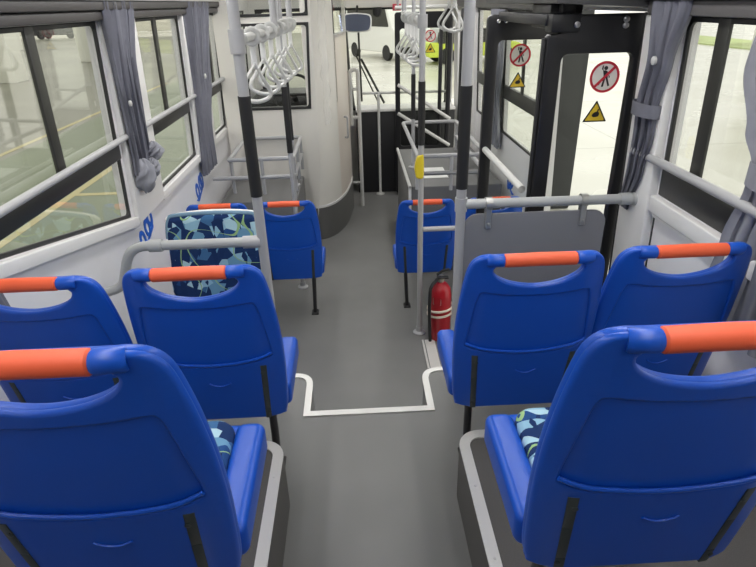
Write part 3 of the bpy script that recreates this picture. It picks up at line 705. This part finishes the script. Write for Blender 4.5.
a_ = bmesh.new(); box(.81, .93, 2.44, 2.53, 1.492, 1.562, .008, 2, a_); box(.80, .86, 2.5, 3.30, 1.515, 1.56, .006, 2, a_); box(.83, .97, 2.54, 2.80, 1.50, 1.60, .01, 2, a_); box(.80, 1.18, 2.50, 2.60, 1.60, 1.66, .01, 2, a_); box(.865, .925, 2.5, 2.6, 1.54, 1.66, .01, 2, a_)
obj('drive_bar', a_, DOORB, da)
for x, z in ((.912, 1.52), (1.12, 1.535), (1.12, 1.512)):
    o = lathe([(.012, 0), (.012, .008), (.005, .011)], (0, 0, 0), 12); bm_map(o, lambda p, d, e: (x+p, (2.44 if x < 1 else 2.458)-e, z+d)); obj('bolt', o, mat('bolt_dull', (.35, .35, .36), .3, .7), da)
# front door post
struct('trim_27', box(1.09, 1.15, 6.0, 6.06, LOW, 1.55, .01), DOORB)

# ------------------------------------------------------------------ curtains
def curtain(name, label, W, rows, m, folds=7, amp=.02, tie=None, knot=None, group='grey curtains', n0=.045):
    """rows: list of (z, y0, y1, amp-scale)"""
    t = thing(name, label, 'curtain', W((rows[-1][1]+rows[-1][2])/2, rows[-1][0], .06), group)
    b = bmesh.new(); NU = 72; grid = []
    zs = []
    for (a, c) in zip(rows, rows[1:]):
        for k in range(8):
            f = k/8; f2 = f*f*(3-2*f); zs.append((a[0]+(c[0]-a[0])*f, a[1]+(c[1]-a[1])*f2, a[2]+(c[2]-a[2])*f2, a[3]+(c[3]-a[3])*f2))
    zs.append(rows[-1])
    ph = random.uniform(0, 6)
    for (z, y0, y1, s) in zs:
        row = []
        for i in range(NU+1):
            u = i/NU
            n = n0+amp*s*(math.sin(u*folds*2*PI+ph+.5*math.sin(z*5))+.35*math.sin(u*folds*4.7*PI+z*3))
            row.append(b.verts.new(W(y0+(y1-y0)*u+.006*math.sin(u*folds*4*PI+ph), z, n)))
        grid.append(row)
    nin = (Vector(W(0, 0, 1))-Vector(W(0, 0, 0)))*.004
    back = [[b.verts.new(v.co-nin) for v in row] for row in grid]
    NR_ = len(grid)
    for j in range(NR_-1):
        for i in range(NU):
            b.faces.new((grid[j][i], grid[j][i+1], grid[j+1][i+1], grid[j+1][i]))
            b.faces.new((back[j][i], back[j+1][i], back[j+1][i+1], back[j][i+1]))
        for i in (0, NU): b.faces.new((grid[j][i], grid[j+1][i], back[j+1][i], back[j][i]))
    for j in (0, NR_-1):
        for i in range(NU): b.faces.new((grid[j][i], back[j][i], back[j][i+1], grid[j][i+1]))
    obj('cloth', b, m, t, 60)
    if tie:
        z, y0, y1, hgt = tie
        rw = (y1-y0)/2; cy = (y0+y1)/2; bm2 = bmesh.new()
        ring = [W(cy+rw*math.cos(2*PI*k/28), z, n0+.04*math.sin(2*PI*k/28)) for k in range(28)]
        A = [bm2.verts.new(Vector(p)+Vector((0, 0, hgt/2))) for p in ring]; B = [bm2.verts.new(Vector(p)-Vector((0, 0, hgt/2))) for p in ring]
        cen = Vector(W(cy, z, n0)); A2 = []; B2 = []
        for src, dst in ((A, A2), (B, B2)):
            for v in src:
                d = v.co-cen; d.z = 0; dst.append(bm2.verts.new(v.co-d.normalized()*.004))
        for k in range(28):
            q = (k+1) % 28
            bm2.faces.new((A[k], A[q], B[q], B[k])); bm2.faces.new((A2[k], B2[k], B2[q], A2[q]))
            bm2.faces.new((A[k], A2[k], A2[q], A[q])); bm2.faces.new((B[k], B[q], B2[q], B2[k]))
        obj('tieback', bm2, m, t)
    if knot:
        z, cy, rw, rh = knot; bk = bmesh.new(); bmesh.ops.create_icosphere(bk, subdivisions=5, radius=1)
        def f(x, y, q):
            a = math.atan2(x, y)
            s = 1+.13*math.sin(a*5+q*3)+.10*math.sin(q*9+a*3)+.05*math.sin(a*11-q*7)
            return W(cy+y*rw*s*(1-.25*q)+.03*q, z+q*rh*(1+.1*math.sin(a*4)), n0+x*rw*.55*s)
        bm_map(bk, f); obj('knot', bk, m, t, 80)
    return t
curtain('curtain', 'knotted grey curtain on the pillar between the first two left windows', WL, [(1.655, 2.80, 3.20, 1), (1.35, 2.82, 3.10, .9), (1.08, 2.84, 3.11, .7), (.95, 2.85, 3.11, .7), (.86, 2.84, 3.10, .8)], CURT, 11, .016, None, None)
t1 = [o for o in COL.objects if o.name == 'curtain'][0]
def blob(par, W, z, cy, rw, rh, m, seed, n0, tw=1, name='bunched_hem'):
    bk = bmesh.new(); bmesh.ops.create_icosphere(bk, subdivisions=5, radius=1)
    def f(x, y, q):
        a = math.atan2(x, y)+q*tw
        s = 1+.16*math.sin(a*4+seed)+.10*math.sin(a*7-q*3+seed*2)+.06*math.sin(q*8+a*2)
        return W(cy+y*rw*s, z+q*rh*(1+.12*math.sin(a*3+seed)), n0+x*rw*.8*s)
    bm_map(bk, f); obj(name, bk, m, par, 80)
KN = CURTR
blob(t1, WL, .835, 2.93, .065, .085, KN, 1.3, .055)
blob(t1, WL, .92, 3.12, .055, .05, KN, 4.0, .06, 2)
blob(t1, WL, .85, 3.04, .04, .05, KN, 2.2, .07, 2)
obj('button', bm_map(lathe([(.014, 0), (.014, .008), (.006, .012)], (0, 0, 0), 12), lambda a, c, e: WL(2.87+a, 1.21+c, .07+e)), WPOLE, t1)
c2 = curtain('curtain', 'grey curtain tail on the pillar before the far left window', WL, [(1.655, 4.20, 4.84, 1), (1.15, 4.22, 4.66, .8), (.80, 4.20, 4.54, .6), (.48, 4.18, 4.55, .6)], CURT, 8, .022)
obj('button', bm_map(lathe([(.018, 0), (.018, .008), (.006, .012)], (0, 0, 0), 12), lambda a, c, e: WL(4.36+a, 1.17+c, .085+e)), WPOLE, c2)
c3 = curtain('curtain', 'tied grey curtain on the pillar between right window and open doorway', WR, [(1.60, 2.04, 2.305, 1), (1.40, 2.115, 2.285, .8), (1.22, 2.165, 2.33, .6), (1.12, 2.165, 2.325, .6), (.98, 2.20, 2.335, .5), (.78, 2.285, 2.365, .3)], CURT, 8, .016, (1.215, 2.15, 2.345, .05), group='grey curtains')
obj('button', bm_map(lathe([(.016, 0), (.016, .008), (.006, .012)], (0, 0, 0), 12), lambda a, c, e: WR(2.19+a, 1.40+c, .07+e)), WPOLE, c3)
c4 = curtain('curtain', 'tied pale grey curtain hanging at the right window near the photo edge', WR, [(1.60, 1.2, 1.68, 1), (1.42, 1.2, 1.71, 1), (1.25, 1.24, 1.64, .8), (1.16, 1.33, 1.585, .5), (1.10, 1.34, 1.59, .5), (.9, 1.34, 1.64, .7), (.62, 1.32, 1.70, .9)], CURTR, 5, .015, (1.14, 1.32, 1.60, .07), group='grey curtains', n0=.03)

curtain('curtain', 'grey curtain seen through the glass of the farther door leaf', WR, [(1.55, 4.55, 4.98, 1), (1.2, 4.58, 4.90, .8), (.85, 4.66, 4.86, .6), (.5, 4.62, 4.90, .8)], CURTR, 8, .018)
curtain('curtain', 'dark grey pleated curtain tail at the photo edge below the first left window', WL, [(1.60, 1.05, 1.35, 1), (1.1, 1.25, 1.55, .8), (.9, 1.38, 1.632, .6), (.70, 1.44, 1.67, .5)], CURT, 9, .008, n0=.014)
# clear film left on the cab column
fw = bmesh.new(); rows = []
rf = random.Random(5)
for j in range(26):
    z = .62+1.05*j/25; w_ = .018+.016*abs(math.sin(j*.7))+.006*rf.random()
    rows.append([fw.verts.new((-.245+w_*(i-3)/3*.9+.008*math.sin(j*1.1), 5.335+.045*(i-3)/3*.9-.012-.014*abs(math.sin(i*1.9+j*.8))-.005*rf.random(), z)) for i in range(7)])
for r0, r1 in zip(rows, rows[1:]):
    for i in range(6): fw.faces.new((r0[i], r0[i+1], r1[i+1], r1[i]))
single('plastic_film', fw, wrap_mat(), 'crumpled clear plastic film left on the cream cab column', 'plastic film')
# ------------------------------------------------------------------ small things
ex = thing('fire_extinguisher', 'red fire extinguisher with pale band standing by the grey partition board', 'fire extinguisher', (.535, 3.33, LOW))
obj('cylinder', lathe([(.066, 0), (.072, .012), (.072, .34), (.066, .385), (.045, .42), (.022, .435)], (.535, 3.33, LOW), 28), RED, ex)
vb = lathe([(.020, .435), (.022, .45), (.022, .475), (.012, .485)], (.535, 3.33, LOW), 14); obj('valve', vb, mat('valve_metal', (.5, .48, .42), .3, .7), ex)
lv = bmesh.new(); box(.50, .575, 3.265, 3.295, LOW+.485, LOW+.497, .003, 1, lv); tube([(.505, 3.33, LOW+.488), (.54, 3.33, LOW+.515), (.59, 3.33, LOW+.525)], .009, 8, bm=lv); obj('lever', lv, SLEEVE, ex)
obj('hose', tube(fillet([(.515, 3.33, LOW+.46), (.455, 3.27, LOW+.43), (.45, 3.26, LOW+.25), (.458, 3.25, LOW+.02)], .06), .011, 10), SLEEVE, ex)
bn = bmesh.new()
for z in (.205, .245): tube([(.535+.085*math.cos(2*PI*k/28), 3.33+.08*math.sin(2*PI*k/28), LOW+z+.012*math.cos(2*PI*k/28)) for k in range(28)], .008, 8, True, bn)
obj('band', bn, mat('band_cream', (.74, .66, .55), .5), ex)
obj('nameplate', bm_map(plate(round_rect(-.03, .03, .29, .34, .006), (), .002), lambda a, z, t: (.535+math.sin(a/.073-.5)*.0735, 3.33-math.cos(a/.073-.5)*.0735, LOW+z)), mat('plate_pale', (.62, .45, .42), .5), ex)
mr = thing('driver_mirror', 'oval interior mirror above the windscreen beside the cab', 'mirror', (.07, 6.5, 1.33))
mf = plate(smooth_poly([(-.16, -.02), (-.14, .075), (-.05, .095), (.06, .09), (.145, .07), (.155, 0), (.135, -.075), (.05, -.09), (-.06, -.09), (-.14, -.07)], 4), (), .04, .012, 3); bm_map(mf, lambda a, c, t: (.07+a, 6.5+t+c*.15, 1.432+c)); obj('housing', mf, WHITE, mr)
mg = plate(smooth_poly([(-.145, -.018), (-.128, .065), (-.05, .083), (.06, .078), (.13, .06), (.14, 0), (.12, -.065), (.05, -.078), (-.06, -.078), (-.128, -.06)], 4), (), .004); bm_map(mg, lambda a, c, t: (.07+a, 6.477+t+c*.15, 1.432+c)); obj('glass', mg, mat('mirror_glass', (.30, .34, .46), .08, .9), mr)
obj('stalk', tube([(.07, 6.52, 1.50), (.08, 6.64, 1.60)], .012, 8), SLEEVE, mr)
rs = thing('red_notice', 'small red notice below the front roof beam beside the door leaf', 'notice', (.50, 6.6, 1.53))
obj('plate', box(.455, .545, 6.595, 6.607, 1.535, 1.60, .003), mat('notice_red', (.62, .05, .08), .5), rs)
tx = bmesh.new()
for k in range(3): box(.468, .532-.01*k, 6.593, 6.595, 1.55+.014*k, 1.555+.014*k, 0, 1, tx)
obj('notice_lines', tx, mat('notice_pale', (.8, .5, .5), .5), rs)
wp = thing('wiper', 'black wiper arm slanting across the windscreen', 'wiper', (.3, 7.0, .5), 'windscreen wipers')
obj('arm', tube([(.38, 7.19, .50), (.11, 7.19, 1.02)], .014, 8), MULL, wp); obj('blade', tube([(.31, 7.20, .50), (.05, 7.20, 1.06)], .009, 6), MULL, wp)
cbk = single('windscreen_cord', tube([(.085, 7.04, 1.55), (.09, 7.05, 1.2), (.10, 7.05, .55)], .012, 8), MULL, 'thin black cord hanging down the windscreen beside the oval mirror', 'cord')
single('camera_unit', lathe([(.02, 0), (.045, .02), (.05, .05), (.05, .09)], (.29, 6.62, 1.48), 16), SLEEVE, 'small black camera dome under the front roof beam', 'camera')
# driver's dashboard behind the partition
db = thing('driver_dashboard', 'dark dashboard seen through the cab partition window', 'dashboard', (-.7, 6.7, LOW))
obj('top', box(-1.12, -.16, 6.25, 7.05, .55, .74, .06, 3), DASH, db); obj('front_panel', box(-1.12, -.16, 6.75, 7.05, LOW, .56, .02), DASH, db)
sw = [(-.62+.21*math.cos(2*PI*k/28), 6.12+.09*math.sin(2*PI*k/28), .78+.19*math.sin(2*PI*k/28)) for k in range(28)]
single('steering_wheel', merge(tube(sw, .016, 8, True), merge(tube([(-.82, 6.12, .78), (-.42, 6.12, .78)], .014, 8), tube([(-.62, 6.12, .77), (-.62, 6.22, .72)], .03, 8))), SLEEVE, 'black steering wheel in the driver cab behind the dashboard', 'steering wheel')
# blue decals on walls
def squiggle(label, W, y, z, s, seed, n):
    rnd = random.Random(seed); b = bmesh.new()
    for k in range(n):
        cy = y+s*.75*(k-(n-1)/2)+rnd.uniform(-.2, .2)*s; cz = z+s*rnd.uniform(-.25, .45)+s*.5*(k-(n-1)/2)*.6
        a0 = rnd.uniform(0, 6); ra, rb_ = s*.40, s*.66
        pts = []
        for j in range(20):
            q = 2*PI*j/20; u, v = ra*math.cos(q), rb_*math.sin(q); an = .5
            pts.append((cy+u*math.cos(an)-v*math.sin(an), cz+u*math.sin(an)+v*math.cos(an)))
        ring = plate(pts, [[(cy+(p[0]-cy)*.42, cz+(p[1]-cz)*.5) for p in pts]], .002); bm_map(ring, lambda a, c, t: W(a, c, .0025+t)); merge(b, ring)
    q = plate(smooth_poly([(y-s*1.2, z-s*.5), (y-s*.6, z-s*.75), (y, z-s*.5), (y+s*.9, z-s*.1), (y+s*.8, z+.1*s), (y, z-s*.3), (y-s*.7, z-s*.5)], 3), (), .002); bm_map(q, lambda a, c, t: W(a, c, .0025+t)); merge(b, q)
    return single('wall_decal', b, DECO, label, 'decal', 'blue swirl decals')
squiggle('blue swirl decal on left wall beside the patterned rear-facing seat', WL, 2.98, .505, .10, 3, 3)
squiggle('blue swirl decal on left wall below the far curtain tail', WL, 4.15, .40, .11, 5, 3)
squiggle('blue swirl decal on right wall behind the farther door leaf', WR, 4.35, .28, .10, 8, 2)

# ------------------------------------------------------------------ lamps in the bus
def lamp(label, x):
    t = thing('ceiling_lamp', label, 'ceiling light', (x, 2.8, TOP-.02), 'ceiling light strips')
    obj('housing', box(x-.07, x+.07, -.32, 6.4, TOP-.012, TOP, .003), CEIL, t)
    m = bpy.data.materials.get('lamp_emit') or mat('lamp_emit', (1, .985, .96), .5, emit=LAMP)
    obj('diffuser', box(x-.055, x+.055, -.30, 6.38, TOP-.022, TOP-.0125, .003), m, t)
LAMP = 16.5
lamp('long ceiling light strip on the left', -.62); lamp('long ceiling light strip on the right', .67)

# ------------------------------------------------------------------ outside: the hall
b = bmesh.new(); bmesh.ops.create_grid(b, x_segments=2, y_segments=2, size=90)
bm_map(b, lambda x, y, z: (x, y+20, GND)); g = struct('ground', b, ground_mat())
b = bmesh.new(); box(-46, -45.5, -40, 90, GND, 6, bm=b); box(-46, 30, 78, 78.5, GND, 6, bm=b); struct('wall_hall', b, mat('hall_wall', (.66, .64, .56), .7, var=.05, vscale=.4))
for i, (x, y, s) in enumerate([(-9.5, 13.2, .35), (-14, 33, .45), (-13.5, 24, .45), (-24, 44, .5), (2.58, 7.0, .17)]):
    struct('pillar_%d' % (i+1), box(x-s, x+s, y-s, y+s, GND, 6.5, .03), mat('pillar_white', (.68, .68, .60), .6) if i < 4 else mat('pillar_grey', (.03, .032, .034), .5))
struct('pillar_6', box(17.3, 18.3, 24.5, 25.5, GND, 6, .04), mat('pillar_white', (.68, .68, .60), .6))
struct('hedge_ground', box(19, 22.5, -20, 80, GND-.02, GND+.06), mat('verge_green', (.50, .58, .28), .9, var=.25, vscale=.6))
def line(pts, w=.12):
    b = strip_along(pts, w, 1, GND, .007); return b
b = line([(-4.2, 2), (-4.2, 12)]); merge(b, line([(-4.2, 8.2), (-1.9, 8.2)])); merge(b, line([(-6.8, 2), (-6.8, 22)])); merge(b, line([(-4.2, 5), (-6.8, 5)])); struct('road_markings', b, mat('marking_yellow', (.46, .40, .20), .5))
struct('ground_shaded', box(-45, -1.6, -40, 60, GND-.02, GND+.002), mat('shaded_ground_grey', (.20, .197, .155), .38, var=.22, vscale=.3, spec=.3))  # left hall ground again, dimness under the hall roof put into its darker colour
b = box(-6.6, -3.0, 2.5, 30, GND, GND+.004); struct('road_surface', b, mat('green_lane', (.15, .18, .105), .35, var=.15, vscale=.5, spec=.3))
# white van
def van(label, x, y, L_, w, h, body, rot=0, cat='van', name='parked_van', cabin=None):
    t = thing(name, label, cat, (x, y, GND))
    def put(bm):
        c, s = math.cos(rot), math.sin(rot)
        return bm_map(bm, lambda a, d, e: (x+a*c-d*s, y+a*s+d*c, GND+e))
    prof = round_poly([(-L_/2, .35), (L_/2, .35), (L_/2, h*.5), (L_/2-.35, h*.55), (L_/2-.95, h*.97), (-L_/2+.1, h), (-L_/2, h*.9)], .15)
    if cabin:
        low = round_poly([(-L_/2, .3), (L_/2, .3), (L_/2, h*.5), (L_/2-.35, h*.58), (-L_/2, h*.62)], .12)
        top = round_poly([(L_/2-1.1, h*.56), (L_/2-1.9, h*.97), (-L_/2+.7, h), (-L_/2+.1, h*.58)], .15)
        b = plate(top, (), w-.2, .06, 2); bm_map(b, lambda a, c, d: (a, d, c)); obj('cabin', put(b), cabin, t); prof = low
    b = plate(prof, (), w, .06, 2); bm_map(b, lambda a, c, d: (a, d, c)); obj('body', put(b), body, t)
    for s_ in (-1, 1):
        b = plate(round_poly([(-L_/2+.4, h*.58), (L_/2-.65, h*.58), (L_/2-.98, h*.9), (-L_/2+.4, h*.9)], .08), (), .02); bm_map(b, lambda a, c, d: (a, s_*(w/2+.002)+d, c)); obj('side_window', put(b), MULL, t)
        for xx in (-L_*.3, L_*.32):
            wv = lathe([(.2, -.1), (.33, -.1), (.35, -.06), (.35, .06), (.33, .1), (.2, .1)], (0, 0, 0), 20); bm_map(wv, lambda a, c, d: (xx+a, s_*(w/2-.08)+d, .35+c)); obj('wheel', put(wv), SLEEVE, t)
    b = box(L_/2-.02, L_/2+.06, -w/2+.05, w/2-.05, .32, .6, .03); obj('bumper', put(b), GASKET, t)
    b = plate(round_poly([(-w/2+.15, 0), (w/2-.15, 0), (w/2-.2, .62), (-w/2+.2, .62)], .08), (), .02); bm_map(b, lambda a, c, d: (L_/2-.40-c*.88+.03, a, h*.56+c*h*.62)); obj('windscreen', put(b), MULL, t)
    return t
van('white van parked in the hall beyond the windscreen', 1.75, 30.0, 5.0, 2.0, 2.5, mat('van_white', (.8, .8, .78), .3), math.radians(-62))
van('yellow green car parked beyond the front door leaf', 5.2, 26.5, 4.2, 1.8, 1.45, mat('car_lime', (.62, .72, .08), .3), math.radians(8), 'car', 'parked_car', mat('car_cabin', (.38, .40, .40), .3))
van('dark car parked far across the hall beyond first left window', -29, 62, 4.4, 1.9, 1.6, mat('car_dark', (.03, .03, .035), .3), math.radians(5), 'car', 'parked_car')

# ------------------------------------------------------------------ world, view
w = bpy.data.worlds.new('world'); S.world = w; w.use_nodes = True
bg = w.node_tree.nodes['Background']; bg.inputs[0].default_value = (1, .985, .93, 1); bg.inputs[1].default_value = 1.5
S.view_settings.view_transform = 'Standard'; S.view_settings.look = 'None'; S.view_settings.gamma = 1; S.view_settings.exposure = 0
S.cycles.use_denoising = True
S.cycles.max_bounces = 8; S.cycles.transparent_max_bounces = 24
S.cycles.caustics_reflective = False; S.cycles.caustics_refractive = False; S.cycles.sample_clamp_indirect = 8
for o in list(COL.objects):
    if o.parent is None: o.location.z += .5
